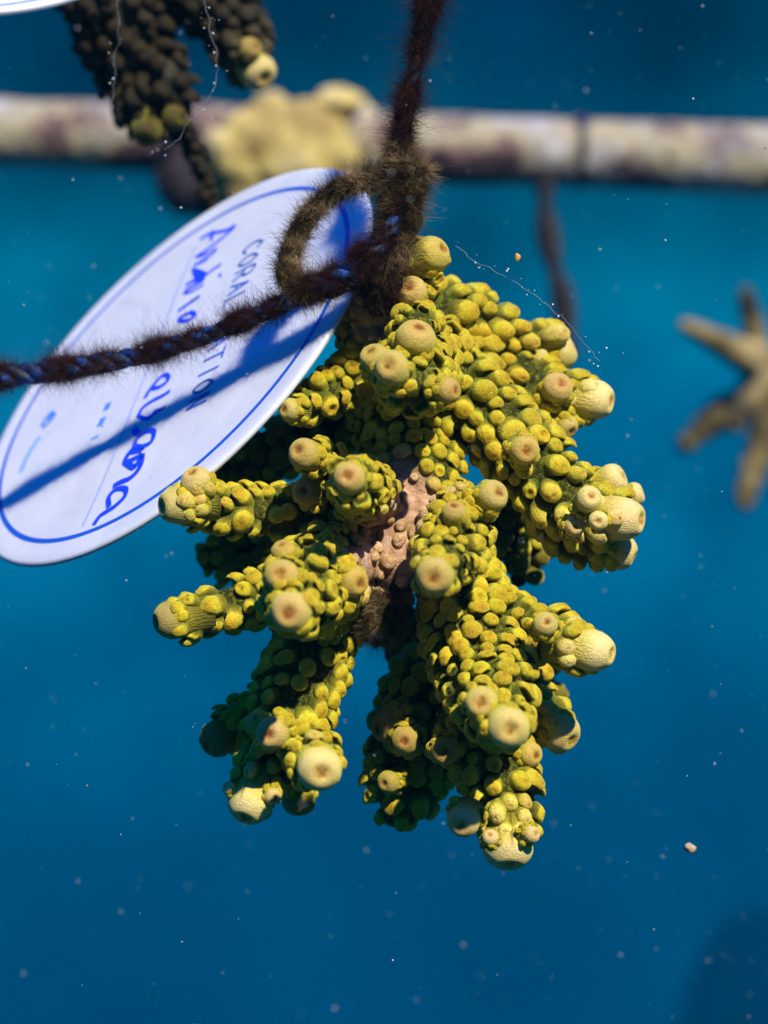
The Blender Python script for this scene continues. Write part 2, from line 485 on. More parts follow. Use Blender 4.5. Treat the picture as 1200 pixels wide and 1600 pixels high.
def blob(center, rx, ry, rz, seed, amp=.25, fs=1.0, nu=48, nv=32):
    u = np.linspace(0, 2 * math.pi, nu, endpoint=False)[None, :]; v = np.linspace(.02, math.pi - .02, nv)[:, None]
    X = np.stack([np.sin(v) * np.cos(u), np.sin(v) * np.sin(u), np.cos(v) * np.ones_like(u)], -1)
    k = 1 + amp * vnoise(X, 2.6 * fs, seed) + amp * .4 * vnoise(X, 7 * fs, seed + 1)
    V = (X * k[..., None] * np.array([rx, ry, rz]) + np.array(center)).reshape(-1, 3)
    F = [(i * nu + j, (i + 1) * nu + j, (i + 1) * nu + (j + 1) % nu, i * nu + (j + 1) % nu) for i in range(nv - 1) for j in range(nu)]
    F += [tuple(range(nu)), tuple(range((nv - 1) * nu, nv * nu))[::-1]]
    return V, F
M_reef = simple('reef_rock', [(.3, (.0005, .002, .004)), (.7, (.001, .005, .009))], 8, rough=1, bd=.02, spec=0)  # blue-black albedo gives the outcrop its dim silhouette through the water
reef_root = empty('reef_outcrop', (3.3, 14.0, -9.3), 'dark blurred reef outcrop rising far behind at the lower right', 'reef')
V, F = blob((0, 0, 2.7), 1.7, 1.5, 3.3, 3, .42)
obj('rock', mesh('rock', V, F), M_reef, reef_root)
V, F = blob((1.8, -.1, 3.0), 1.4, 1.4, 3.7, 8, .42)
obj('rock', mesh('rock', V, F), M_reef, reef_root)

# closed box of hazy water round everything
hx = bpy.data.meshes.new('haze')
bx = [(-13, -13, -6.5), (13, -13, -6.5), (13, 13, -6.5), (-13, 13, -6.5), (-13, -13, 1.2), (13, -13, 1.2), (13, 13, 1.2), (-13, 13, 1.2)]
hx.from_pydata([(x * 1.62, y * 1.62, z if z > 0 else -10.5) for x, y, z in bx], [], [(3, 2, 1, 0), (4, 5, 6, 7), (0, 1, 5, 4), (1, 2, 6, 5), (2, 3, 7, 6), (3, 0, 4, 7)])
mh = bpy.data.materials.new('haze'); mh.use_nodes = True; nt = mh.node_tree; nt.nodes.clear()
pv = N(nt, 'ShaderNodeVolumePrincipled'); pv.inputs['Color'].default_value = (.0, .26, .48, 1); pv.inputs['Density'].default_value = .03
mo = N(nt, 'ShaderNodeOutputMaterial'); nt.links.new(pv.outputs[0], mo.inputs['Volume'])
tag(obj('haze', hx, mh), kind='stuff')

# ================================================================== main coral
main = empty('branching_coral', P(600, 640, 15), 'knobbly yellow-green branching coral hanging in focus from the dark algae-covered rope', 'coral')
def sph(X, c, r, soft):
    d = np.linalg.norm(X - np.array(c), axis=1)
    return np.clip((r - d) / soft + .5, 0, 1)
def pinkfn(X):
    j = .0025 * vnoise(X, 400, 3)
    d = np.maximum(sph(X + j[:, None], P(618, 862, 2), .0118, .0035), sph(X + j[:, None], P(640, 795, 8), .0100, .004))
    d = np.maximum(d, sph(X + j[:, None], P(585, 475, 14), .0075, .005))
    return d
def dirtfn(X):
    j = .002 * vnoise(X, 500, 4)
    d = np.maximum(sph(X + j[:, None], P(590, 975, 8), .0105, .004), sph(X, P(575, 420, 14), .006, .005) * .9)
    d = np.maximum(d, .8 * np.clip((X[:, 1] - .026) / .012, 0, 1))  # depth term: body colour goes darker towards the back
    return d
K = Colony(main, M_coral, M_body, pinkfn, dirtfn)
br = K.branch
# stem
br([(585, 425, 14, 38), (590, 500, 20, 58), (600, 600, 24, 75), (640, 700, 20, 74), (650, 780, 14, 80), (622, 860, 10, 66), (600, 925, 10, 48), (592, 975, 12, 30)], b=15, name='stem', ringpetals=False)
# upper right arms, behind and sunlit
a = br([(620, 470, 22, 40), (640, 440, 22, 42), (655, 412, 20, 38), (668, 400, 18, 30)], b=18, pale=.1)
K.tip_at(a, 692, 388, 8, (.75, .35, .6), 30, .1); K.tip_at(a, 655, 372, 16, (.1, 1, .5), 24, 0); K.tip_at(a, 640, 448, 6, (-.2, .3, 1), 26, .35, 1)
a = br([(640, 500, 26, 60), (710, 490, 30, 54), (790, 520, 32, 44), (850, 545, 32, 42), (872, 545, 32, 34)], b=19, pale=.75, tip=32, tipdir=(.9, .4, .2))
a = br([(720, 560, 30, 54), (800, 580, 30, 46), (870, 612, 28, 42), (905, 622, 27, 40)], b=19, pale=.9)
K.tip_at(a, 955, 628, 24, (.95, -.15, .4), 34, .95, 1.05, long=1.2); K.tip_at(a, 935, 598, 26, (.7, .5, .3), 27, .9, 1.05); K.tip_at(a, 878, 598, 16, (.3, .3, .9), 26, .3); K.tip_at(a, 893, 675, 20, (.4, -.5, .5), 20, .3)
arm = br([(640, 540, 24, 70), (720, 610, 20, 68), (800, 690, 16, 68), (860, 755, 13, 64), (915, 805, 11, 54), (945, 815, 10, 44)], b=19, pale=.8, n=60)
K.tip_at(arm, 1003, 812, 5, (.93, -.1, .45), 38, 1, 1.1, long=1.5)
K.tip_at(arm, 975, 742, 12, (.75, .35, .3), 27, .95, 1.1); K.tip_at(arm, 925, 775, -6, (.2, .3, 1), 22, .7, 1.05); K.tip_at(arm, 1005, 768, 18, (.9, .3, .2), 20, .9, 1.0)
K.tip_at(arm, 824, 705, -4, (.2, -.1, 1), 25, .1); K.tip_at(arm, 935, 815, -6, (-.1, -.1, 1), 17, .8)
a = br([(850, 790, 18, 50), (905, 835, 19, 46), (935, 860, 18, 36)], b=19, pale=.8)
K.tip_at(a, 990, 872, 14, (.85, -.4, .2), 30, .8); K.tip_at(a, 900, 822, -2, (.1, 0, 1), 18, .6)
# knob that points at the camera, upper centre
a = br([(660, 540, 26, 66), (652, 565, 12, 68), (645, 590, -2, 62), (640, 600, -12, 46)], b=19, kinds=('bump', 'bump', 'nub'))
K.tip_at(a, 607, 570, -25, (-.25, .2, 1), 31, .15); K.tip_at(a, 578, 548, -14, (-.4, .6, .7), 25, .1); K.tip_at(a, 712, 610, -18, (.7, 0, .7), 23, .1)
a = br([(650, 520, 20, 40), (650, 512, 6, 42), (650, 510, -2, 38)], b=17)
K.tip_at(a, 655, 510, -10, (.2, .7, .6), 34, .2)
# left of it
a = br([(585, 570, 22, 48), (535, 600, 18, 44), (490, 625, 12, 36), (465, 635, 8, 28)], b=17)
K.tip_at(a, 443, 640, 2, (-.7, 0, .7), 20, .3)
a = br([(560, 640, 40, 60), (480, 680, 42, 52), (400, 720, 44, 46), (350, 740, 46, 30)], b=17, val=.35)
# centre left, small branches
c1 = br([(600, 790, 14, 56), (580, 775, 2, 54), (562, 762, -10, 48), (552, 754, -20, 38)], b=16, kinds=('bump', 'nub', 'bump', 'cup'))
K.tip_at(c1, 543, 744, -34, (-.15, .15, 1), 27, .2, k=0)
a = br([(560, 770, 14, 40), (525, 740, 8, 36), (500, 718, 2, 30), (488, 710, -2, 24)], b=16)
K.tip_at(a, 466, 703, -10, (-.5, .25, .9), 27, .15, k=3)
K.tip_at(a, 474, 766, -2, (-.3, .1, 1), 24, 0, .8, k=4)
left = br([(560, 810, 18, 52), (490, 800, 12, 48), (400, 800, 6, 44), (330, 798, 2, 38), (300, 792, 0, 32)], b=18, pale=.35)
K.tip_at(left, 252, 792, -5, (-.9, -.1, .5), 32, .5, .9, long=1.3); K.tip_at(left, 300, 738, -5, (-.3, .7, .6), 27, .5, 1, k=2)
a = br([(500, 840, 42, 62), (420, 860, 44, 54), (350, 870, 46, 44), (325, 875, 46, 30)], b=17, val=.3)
# cluster facing the camera, left
h = br([(570, 860, 14, 66), (530, 885, 4, 74), (488, 915, -10, 74), (462, 935, -24, 58)], b=18, kinds=('bump', 'cup', 'bump', 'nub'))
K.tip_at(h, 450, 958, -42, (-.12, -.05, 1), 35, .3, k=1); K.tip_at(h, 437, 897, -34, (-.15, .25, 1), 30, .15, k=0)
K.tip_at(h, 440, 850, -20, (-.2, .8, .6), 21, 0); K.tip_at(h, 563, 912, -18, (.6, -.1, .8), 26, 0)
a = br([(470, 925, 8, 50), (400, 935, 6, 46), (335, 955, 4, 40), (300, 962, 3, 33)], b=18)
K.tip_at(a, 244, 972, -2, (-.9, -.12, .45), 32, .3, .62, k=2, long=1.3)
# downward left branch
dn = br([(515, 940, 12, 62), (490, 1010, 8, 66), (465, 1080, 3, 68), (450, 1140, 0, 66), (448, 1190, 0, 52)], b=18, pale=.2, n=54)
K.tip_at(dn, 420, 1148, -18, (-.2, .0, 1), 28, .45, k=1); K.tip_at(dn, 400, 1122, -12, (-.3, .6, .7), 22, .1)
a = br([(470, 1150, -2, 46), (485, 1180, -8, 44), (492, 1194, -14, 36)], b=16, pale=.4)
K.tip_at(a, 503, 1208, -30, (.18, -.2, 1), 38, .75, 1.08, k=3)
a = br([(430, 1170, 2, 48), (412, 1210, 0, 44), (400, 1228, -2, 38)], b=16, pale=.5)
K.tip_at(a, 382, 1278, -8, (-.3, -.75, .62), 38, 1, 1.1, k=5); K.tip_at(a, 352, 1228, -8, (-.7, .5, .6), 12, .9); K.tip_at(a, 430, 1248, -10, (.4, -.2, .9), 15, .6)
a = br([(445, 1100, 16, 50), (390, 1125, 18, 44), (355, 1140, 18, 36)], b=18)
K.tip_at(a, 322, 1166, 12, (-.6, -.4, .5), 30, .1, .6)
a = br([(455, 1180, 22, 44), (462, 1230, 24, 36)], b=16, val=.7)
K.tip_at(a, 466, 1272, 20, (0, -.9, .3), 28, 0, .6)
# right centre cluster facing the camera
k1 = br([(690, 800, 18, 60), (712, 815, 4, 62), (705, 850, -10, 58), (694, 878, -22, 46)], b=16.5, kinds=('bump', 'bump', 'nub'))
K.tip_at(k1, 677, 903, -38, (-.12, -.12, 1), 33, .2, k=1)
K.tip_at(k1, 781, 770, -10, (.55, .25, .8), 27, .3, k=4); K.tip_at(k1, 710, 790, -22, (0, .7, .7), 21, .1)
# long right branch down
m1 = br([(700, 830, 14, 60), (722, 930, 10, 78), (742, 1010, 4, 82), (762, 1070, -4, 76), (778, 1110, -14, 58)], b=19, n=54)
K.tip_at(m1, 798, 1140, -34, (.08, -.08, 1), 36, .45, 1.05, k=3); K.tip_at(m1, 752, 1098, -30, (-.05, .08, 1), 28, .25, k=4)
K.tip_at(m1, 695, 1176, -6, (-.05, -.05, 1), 24, 0, .7, k=4)
m2 = br([(745, 1120, 10, 66), (770, 1190, 4, 64), (790, 1250, 0, 60), (795, 1285, -2, 48)], b=18, pale=.55)
K.tip_at(m2, 796, 1352, -8, (.02, -.85, .55), 42, 1, 1.12, k=5, long=.9); K.tip_at(m2, 720, 1290, -16, (-.25, -.25, .95), 27, .7, 1.05, k=3)
K.tip_at(m2, 765, 1304, -20, (-.2, .5, .8), 14, .85); K.tip_at(m2, 838, 1302, -12, (.6, .2, .7), 15, .85)
K.tip_at(m2, 838, 1180, -2, (.6, 0, .8), 22, .1)
a = br([(760, 960, 8, 52), (820, 980, 4, 46), (875, 1000, 0, 40), (900, 1010, -2, 36)], b=17, pale=.75)
K.tip_at(a, 955, 1022, -8, (.9, -.15, .5), 35, 1, 1.1, k=2, long=1.4); K.tip_at(a, 855, 972, -14, (.1, .3, 1), 21, .4)
K.tip_at(a, 905, 968, -4, (.4, .8, .4), 17, .7)
a = br([(790, 1050, 20, 56), (830, 1095, 18, 46), (858, 1125, 16, 36)], b=18, pale=.3)
K.tip_at(a, 893, 1158, 8, (.6, -.45, .6), 34, .5, .95, k=0)
# lower left behind it, colour dimmed for the front branch's shadow
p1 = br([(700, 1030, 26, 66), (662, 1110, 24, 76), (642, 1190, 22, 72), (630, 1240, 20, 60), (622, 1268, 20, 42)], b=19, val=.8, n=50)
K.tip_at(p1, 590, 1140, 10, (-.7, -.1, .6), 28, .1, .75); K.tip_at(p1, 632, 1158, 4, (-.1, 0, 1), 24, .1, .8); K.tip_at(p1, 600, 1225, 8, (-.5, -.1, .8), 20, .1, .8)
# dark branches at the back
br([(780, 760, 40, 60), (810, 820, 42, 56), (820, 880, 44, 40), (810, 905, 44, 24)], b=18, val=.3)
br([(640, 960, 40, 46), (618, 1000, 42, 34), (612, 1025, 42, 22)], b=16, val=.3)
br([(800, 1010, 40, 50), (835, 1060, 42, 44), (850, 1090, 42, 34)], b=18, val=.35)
K.build()

# ================================================================== rope, knot and algae
def hairs(path, rad, n, lmin, lmax, thick, seed, bias=None, curl=.5, rooty=.9, clump=None, off=(0, 0, 0)):
    """n tapering three-sided filaments rooted on a tube"""
    r = np.random.default_rng(seed); T, U, W = frames(path)
    i = r.integers(0, len(path) - 1, n * 2); f = r.random(n * 2)
    if clump is not None:
        keep = r.random(n * 2) < clump(i / len(path), r); i = i[keep][:n]; f = f[keep][:n]
    i = i[:n]; f = f[:n]; m = len(i)
    c = path[i] * (1 - f)[:, None] + path[i + 1] * f[:, None]; rr = rad[i]
    a = r.random(m) * 6.283
    d = np.cos(a)[:, None] * U[i] + np.sin(a)[:, None] * W[i]
    p0 = c + d * (rr * rooty)[:, None]
    dirn = d + r.normal(size=(m, 3)) * curl * .6 + (np.array(bias) if bias is not None else 0)
    dirn /= np.linalg.norm(dirn, axis=1)[:, None]
    ln = (lmin + (lmax - lmin) * r.random(m) ** 1.6)
    bend = r.normal(size=(m, 3)) * curl
    side = np.cross(dirn, r.normal(size=(m, 3))); side /= np.linalg.norm(side, axis=1)[:, None]; s2 = np.cross(dirn, side)
    K_ = 4; Vs = []
    for k in range(K_):
        t = k / (K_ - 1)
        q = p0 + (dirn * t + bend * t * t * .5) * ln[:, None]
        th = thick * (1 - .8 * t)
        for g in range(3):
            an = g * 2.0944
            Vs.append(q + (side * math.cos(an) + s2 * math.sin(an)) * th)
    V = np.stack(Vs, 1).reshape(-1, 3) - np.array(off)      # per hair 12 verts
    base = np.arange(m)[:, None] * (3 * K_); F = []
    for k in range(K_ - 1):
        for g in range(3):
            h_ = (g + 1) % 3
            F.append(np.concatenate([base + k * 3 + g, base + k * 3 + h_, base + (k + 1) * 3 + h_, base + (k + 1) * 3 + g], 1))
    return V, np.concatenate(F)

M_strand, nt, b = mat('blue_rope_fibre')
c_ = ramp(nt, noise(nt, 260, 4, .6), [(.40, (.008, .006, .008)), (.50, (.004, .010, .03)), (.57, (.006, .06, .25)), (.66, (.008, .09, .40))])
nt.links.new(c_, b.inputs['Base Color']); b.inputs['Roughness'].default_value = .6
bump(nt, b, noise(nt, 3000, 3), .6, .0003)
M_fuzz = simple('brown_algae', [(.3, (.012, .005, .003)), (.55, (.040, .014, .009)), (.75, (.10, .038, .022))], 220, rough=.8, bs=.1, spec=.1)
M_fuzz2 = simple('tan_algae', [(.36, (.02, .013, .004)), (.46, (.08, .052, .018)), (.56, (.22, .15, .06)), (.68, (.45, .30, .18))], 180, rough=.8, bs=.3, spec=.1)

M_strand2 = simple('grimy_rope_fibre', [(.35, (.010, .007, .006)), (.6, (.03, .02, .014)), (.68, (.008, .03, .10)), (.74, (.03, .02, .015))], 260, bs=.6, bd=.0003, bscale=3000)
def rope(root, pts, strands=3, seed=1, pitch=.011, n=120, name='strand', m=None):
    A = catmull([(*P(p[0], p[1], p[2]), R(p[3], p[2])) for p in pts], n); path, rad = A[:, :3], A[:, 3]
    T, U, W = frames(path); L = np.concatenate([[0], np.cumsum(np.linalg.norm(np.diff(path, axis=0), axis=1))])
    off = np.array(root.location)
    for k in range(strands):
        a = L / pitch * 6.283 + k * 6.283 / strands
        sp = path + (np.cos(a)[:, None] * U + np.sin(a)[:, None] * W) * (rad * .5)[:, None]
        V, F = tube(sp, rad * .56, 10, True, lambda X: .08 * vnoise(X, 1500, seed + k))
        obj(name, mesh(name, V - off, F), m or M_strand, root)
    return path, rad

rope_root = empty('rope', P(622, 280, 10), 'dark algae-covered blue rope knotted above the coral and trailing across the white tag', 'rope')
off = np.array(rope_root.location)
# hanging part
pa, ra = rope(rope_root, [(770, -420, -10, 15), (690, -70, -6, 14), (668, 10, -4, 14), (650, 100, -2, 12), (632, 180, 0, 12), (622, 260, 2, 15), (616, 330, 2, 15), (602, 410, 4, 17), (584, 470, 8, 14)], seed=3, m=M_strand2)
# part that trails left across the tag
pb, rb = rope(rope_root, [(640, 300, 0, 14), (595, 380, -2, 15), (530, 428, 0, 16), (455, 468, 6, 14), (360, 510, 13, 13), (250, 547, 20, 14), (130, 573, 26, 16), (0, 590, 30, 18), (-90, 606, 34, 18), (-420, 650, 50, 18)], seed=9, n=160)
# eye loop
pc, rc = rope(rope_root, [(632, 285, 0, 14), (580, 280, 2, 13), (525, 298, 4, 13), (480, 340, 6, 13), (455, 392, 6, 13), (450, 436, 5, 14), (490, 455, 4, 14), (540, 430, 2, 13)], seed=15, m=M_strand2)
def add_fuzz(name, m, *a, **k):
    V, F = hairs(*a, off=off, **k); o = obj(name, mesh(name, V, F, smooth=False), m, rope_root); o['kind'] = 'stuff'; return o
cl1 = lambda t, r: np.clip(.5 + .5 * np.sin(t * 45) * np.sin(t * 17 + 1), .12, 1)
add_fuzz('algae_fuzz', M_fuzz, pa, ra, 30000, .0006, .0034, .000032, 1, curl=1.5, clump=cl1)
V, F = hairs(pb, rb, 56000, .0004, .0032, .000032, 2, bias=(-.1, 0, .35), curl=1.2, off=off, clump=lambda t, r: np.clip(.45 + .7 * np.sin(t * 71) * np.sin(t * 23 + 1), .06, 1))
o = obj('algae_fuzz', mesh('algae_fuzz', V, F, smooth=False), M_fuzz, rope_root); o['kind'] = 'stuff'
add_fuzz('algae_fuzz', M_fuzz2, pc, rc, 22000, .0004, .0022, .00005, 4, curl=1.5)
add_fuzz('algae_fuzz', M_fuzz2, pa[67:], ra[67:] * 1.1, 14000, .0004, .0020, .00005, 5, curl=1.5)

# hairy dead crust on the stem's broken lower end
hp = catmull([tuple(P(604, 925, 2)), tuple(P(598, 960, 2)), tuple(P(592, 985, 6))], 20)
V, F = hairs(hp, np.full(20, R(30)), 9000, .0005, .0024, .00005, 31, curl=1.1, off=main.location)
o = obj('algae_tuft', mesh('algae_tuft', V, F, smooth=False), M_fuzz2, main); o['kind'] = 'stuff'
# knot: lumpy algae masses
def lump_part(root, name, m, px, py, ymm, rx, ry, rz, seed, amp=.3):
    c = np.array(P(px, py, ymm)) - np.array(root.location)
    V, F = blob((0, 0, 0), rx * SC, ry * SC, rz * SC, seed, amp, 1.6, 40, 28)
    return obj(name, mesh(name, V + c, F), m, root)
for q in [(630, 284, 2, 27, 22, 26, 1), (624, 345, 3, 24, 20, 46, 2), (606, 415, 6, 24, 22, 44, 3), (650, 300, 4, 12, 12, 24, 4), (578, 284, 4, 34, 11, 12, 5), (452, 425, 5, 15, 12, 24, 6), (500, 454, 5, 44, 10, 13, 7), (600, 455, 12, 28, 20, 34, 8)]:
    lump_part(rope_root, 'algae_clump', M_fuzz2 if q[6] in (1, 4, 5, 6) else M_fuzz, *q[:3], *q[3:6], q[6])
kp = catmull([tuple(P(645, 255, 0)), tuple(P(636, 290, 0)), tuple(P(622, 350, 0)), tuple(P(602, 430, 4))], 30)
add_fuzz('algae_fuzz', M_fuzz2, kp, np.full(30, R(19)) * (1 + .25 * np.sin(np.arange(30) * .9)), 22000, .0004, .0026, .00005, 6, curl=1.6)

# ================================================================== plate-like tags
M_white, nt, b = mat('white_plastic')
c_ = ramp(nt, noise(nt, 60, 4), [(.35, (.62, .64, .67)), (.65, (.70, .71, .72))])
c_ = mix(nt, ramp(nt, noise(nt, 700, 2), [(.70, (0, 0, 0)), (.78, (1, 1, 1))]), c_, (.55, .58, .60))
gr = ramp(nt, noise(nt, 140, 8, .7), [(.56, (0, 0, 0)), (.74, (.35, .35, .35))])  # soft grey patches drawn for the caustic light on the tag
c_ = mix(nt, gr, c_, (.42, .44, .36))
bump(nt, b, noise(nt, 90, 4), .35, .0006)
nt.links.new(c_, b.inputs['Base Color']); b.inputs['Roughness'].default_value = .42
b.inputs['Subsurface Weight'].default_value = 0
def flat_mat(name, col):
    m, nt, b = mat(name); b.inputs['Base Color'].default_value = (*col, 1); b.inputs['Roughness'].default_value = .5; return m
M_ink = flat_mat('blue_print', (.01, .10, .55)); M_ink2 = flat_mat('blue_marker', (.008, .06, .80)); M_pale = flat_mat('pale_print', (.30, .42, .72))

def plate(root, cpx, cpy, cy, Rm, Uv, Vv, name='disc'):
    """disc with rounded edge and a slightly raised rim; returns its frame"""
    c = P(cpx, cpy, cy); Uv = Vector(Uv).normalized(); Vv = Vector(Vv).normalized(); Nn = Uv.cross(Vv)
    if Nn.y > 0: Nn = -Nn
    prof = [(0, 0), (.3, 0), (.6, 0), (.86, 0), (.905, 0), (.925, .10), (.955, .16), (.985, .12), (1, -.1), (1.0, -.9), (.985, -1.2), (.9, -1.25), (0, -1.25)]
    n = 160; V = []; F = []
    for (r, z) in prof:
        for j in range(n):
            a = j / n * 6.28318; V.append(c + (Uv * math.cos(a) + Vv * math.sin(a)) * max(r, 1e-4) * Rm + Nn * z * MM - root.location)
    for i in range(len(prof) - 1):
        for j in range(n): F.append((i * n + j, i * n + (j + 1) % n, (i + 1) * n + (j + 1) % n, (i + 1) * n + j))
    obj(name, mesh(name, [tuple(v) for v in V], F), M_white, root)
    # printed ring
    V = []; F = []
    for r in (.880, .902):
        for j in range(n):
            a = j / n * 6.28318; V.append(tuple(c + (Uv * math.cos(a) + Vv * math.sin(a)) * r * Rm + Nn * .04 * MM - root.location))
    for j in range(n): F.append((j, (j + 1) % n, n + (j + 1) % n, n + j))
    obj('printed_ring', mesh('printed_ring', V, F), M_ink, root)
    return c, Nn, Uv, Vv

tagr = empty('plant_tag', P(545, 330, 24), 'white disc tag with blue handwriting, leaning in the loop of the rope', 'tag', 'white plant tags')
_N = Vector((-.6167, -.4906, .6156)).normalized()      # the tag's face looks up and to the left
_U = Vector((_N.z, 0, -_N.x)).normalized(); _V = _N.cross(_U)
TC, TN, TU, TV = plate(tagr, 262.4, 560.2, 48, 54.24 * MM, _U, _V)

def on_tag(px, py, h):
    """photo direction -> point on the tag's face, lifted h metres"""
    o = Vector((0, -FD, 0)); d = P(px, py, 0) - o
    q = TC + TN * h
    t = (q - o).dot(TN) / d.dot(TN); return o + d * t

def stroke(pts, wpx, h=.00007, closed=False):
    """flat pen stroke lying on the tag; width constant on the photo's long side, so real ink"""
    A = catmull([tuple(on_tag(x, y, h)) for x, y in pts], max(8, len(pts) * 6)); wd = wpx * SC * 1.45 / 2
    T = np.gradient(A, axis=0); T /= np.linalg.norm(T, axis=1)[:, None] + 1e-12
    S = np.cross(T, np.array(TN)); n = len(A)
    Q = np.vstack([A + S * wd, A - S * wd]) - np.array(tagr.location)
    F = [(i, i + 1, n + i + 1, n + i) for i in range(n - 1)]
    return Q, F
def strokes(name, L, m, label=None):
    VV, FF, o = [], [], 0
    for k, (pts, wp) in enumerate(L):
        Q, F = stroke(pts, wp, .00006 + .000004 * k); VV.append(Q); FF += [tuple(i + o for i in f) for f in F]; o += len(Q)
    ob = obj(name, mesh(name, np.vstack(VV), FF), m, tagr)
    if label: ob['label'] = label
    return ob
hand = [
 # A
 ([(312, 374), (326, 366), (352, 360), (366, 353), (356, 364), (326, 388), (305, 402)], 7), ([(332, 360), (330, 376)], 6),
 # l
 ([(306, 402), (322, 397), (337, 389), (330, 398), (310, 410)], 5),
 # i v
 ([(303, 414), (318, 408), (326, 402)], 6), ([(300, 420), (312, 424), (320, 428), (306, 430), (302, 424)], 6),
 ([(303, 434), (320, 430), (334, 420), (346, 412)], 6), ([(341, 432), (346, 428)], 8),
 # d u
 ([(290, 446), (300, 440), (318, 436), (304, 446), (292, 452), (288, 460)], 7), ([(289, 458), (300, 455), (318, 444)], 5),
 # r o
 ([(278, 486), (292, 476), (312, 462), (298, 472)], 7), ([(284, 494), (298, 488), (304, 493), (292, 501), (280, 500), (284, 492)], 7),
 # a t t
 ([(226, 622), (236, 606), (252, 588), (261, 586), (262, 594), (250, 604), (238, 607)], 7),
 ([(215, 652), (222, 638), (238, 626), (254, 618), (266, 610)], 7),
 ([(216, 650), (232, 654), (242, 642), (250, 640), (258, 635), (232, 652)], 6),
 ([(210, 668), (212, 675), (216, 678)], 10),
 # e n u
 ([(213, 685), (228, 674), (240, 674), (236, 690), (220, 698), (210, 696), (214, 684)], 8),
 ([(205, 706), (222, 702), (212, 698), (200, 710), (196, 722), (218, 712), (222, 708)], 9),
 ([(196, 722), (208, 730), (214, 724), (222, 712), (218, 730), (204, 746), (186, 754), (176, 760)], 9),
 # a
 ([(146, 820), (156, 806), (168, 798), (180, 790), (194, 776), (196, 764), (182, 764), (170, 776), (170, 792)], 8),
]
strokes('handwriting', hand, M_ink2, 'bright blue handwritten words')
# printed title, set along the plate
e1 = (on_tag(129, 822, 0) - on_tag(306, 384, 0)).normalized(); e2 = TN.cross(e1)
if e2.x < 0: e2 = -e2
G = {'C': [[(.9, .8), (.5, 1), (.1, .7), (.1, .3), (.5, 0), (.9, .2)]], 'O': [[(.5, 1), (.1, .7), (.1, .3), (.5, 0), (.9, .3), (.9, .7), (.5, 1)]],
     'R': [[(.1, 0), (.1, 1), (.7, 1), (.85, .75), (.7, .5), (.1, .5)], [(.45, .5), (.9, 0)]], 'A': [[(.05, 0), (.5, 1), (.95, 0)], [(.25, .38), (.75, .38)]],
     'L': [[(.1, 1), (.1, 0), (.8, 0)]], 'N': [[(.1, 0), (.1, 1), (.9, 0), (.9, 1)]], 'T': [[(.5, 0), (.5, 1)], [(.0, 1), (1, 1)]], 'I': [[(.5, 0), (.5, 1)]]}
t0 = on_tag(398, 378, 0); t1 = on_tag(304, 642, 0); ad = (t1 - t0).normalized(); step = (t1 - t0).length / 12; bd_ = TN.cross(ad)
if bd_.x < 0: bd_ = -bd_
VV, FF, o = [], [], 0
for k, ch in enumerate('CORAL NATION'):
    for st in G.get(ch, []):
        L_ = np.array([tuple(t0 + ad * (k + x * .72) * step + bd_ * (y - .5) * step * 1.25 + TN * .00008) for x, y in st])
        A = L_ if len(st) < 5 else catmull([tuple(q) for q in L_], 26)
        for p0, p1 in zip(A[:-1], A[1:]):
            d_ = p1 - p0; d_ /= np.linalg.norm(d_); n_ = np.cross(d_, np.array(TN)) * .00033; ex = d_ * .00015
            VV += [p0 - ex + n_, p1 + ex + n_, p1 + ex - n_, p0 - ex - n_]; FF.append((o, o + 1, o + 2, o + 3)); o += 4
        t0 = t0 + TN * .000002
ob = obj('printed_title', mesh('printed_title', np.array(VV) - np.array(tagr.location), FF), M_ink, tagr)
strokes('divider_line', [([(306, 384), (280, 446), (262, 494), (235, 565), (200, 655), (165, 742), (129, 822)], 3.2)], M_pale)
strokes('printed_lines', [([(170, 629), (165, 641)], 11), ([(162, 652), (155, 666)], 11), ([(142, 687), (149, 683), (154, 681)], 4)], flat_mat('faded_print', (.05, .25, .75)))
strokes('printed_logo', [([(64, 666), (72, 654), (80, 645), (84, 650), (74, 662), (66, 668)], 7), ([(80, 646), (76, 656)], 6)], flat_mat('faded_print_dark', (.06, .24, .70)))
strokes('printed_lines', [([(62, 682), (50, 700), (40, 718), (32, 738)], 10)], flat_mat('faded_print_pale', (.25, .45, .85)))

tag2 = empty('plant_tag', P(-20, -10, 60), 'white tag whose curved lower edge just enters the top left corner', 'tag', 'white plant tags')
plate(tag2, -5, -62, 60, R(215, 60), (1, 0, .03), (0, -.82, -.57))

# ================================================================== colony hanging at the upper left, behind
M_dark = coral_material('shade_darkened_tissue', [(0, (.02, .01, .003)), (.2, (.06, .035, .008)), (.4, (.09, .06, .008)), (.7, (.035, .024, .005)), (1, (.010, .008, .003))], sheen=.05)  # whole palette lowered to near black for a shadow cast from above
M_darkbody = simple('shade_darkened_body', [(.3, (.006, .005, .002)), (.6, (.03, .022, .006)), (.8, (.09, .065, .012))], 160, bd=.0006, bscale=900)
back = empty('branching_coral', P(230, 0, 85), 'branching coral coloured dark for shadow, hanging out of focus at the upper left', 'coral')
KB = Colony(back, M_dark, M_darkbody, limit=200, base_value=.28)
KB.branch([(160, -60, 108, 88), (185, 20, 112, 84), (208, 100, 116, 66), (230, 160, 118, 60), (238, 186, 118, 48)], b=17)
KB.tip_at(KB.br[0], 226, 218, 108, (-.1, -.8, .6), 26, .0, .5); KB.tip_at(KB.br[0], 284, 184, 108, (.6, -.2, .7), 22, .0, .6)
KB.branch([(210, -30, 112, 52), (275, -25, 112, 56), (335, 0, 112, 60), (370, 50, 112, 54), (392, 85, 112, 42)], b=17, pale=.3)
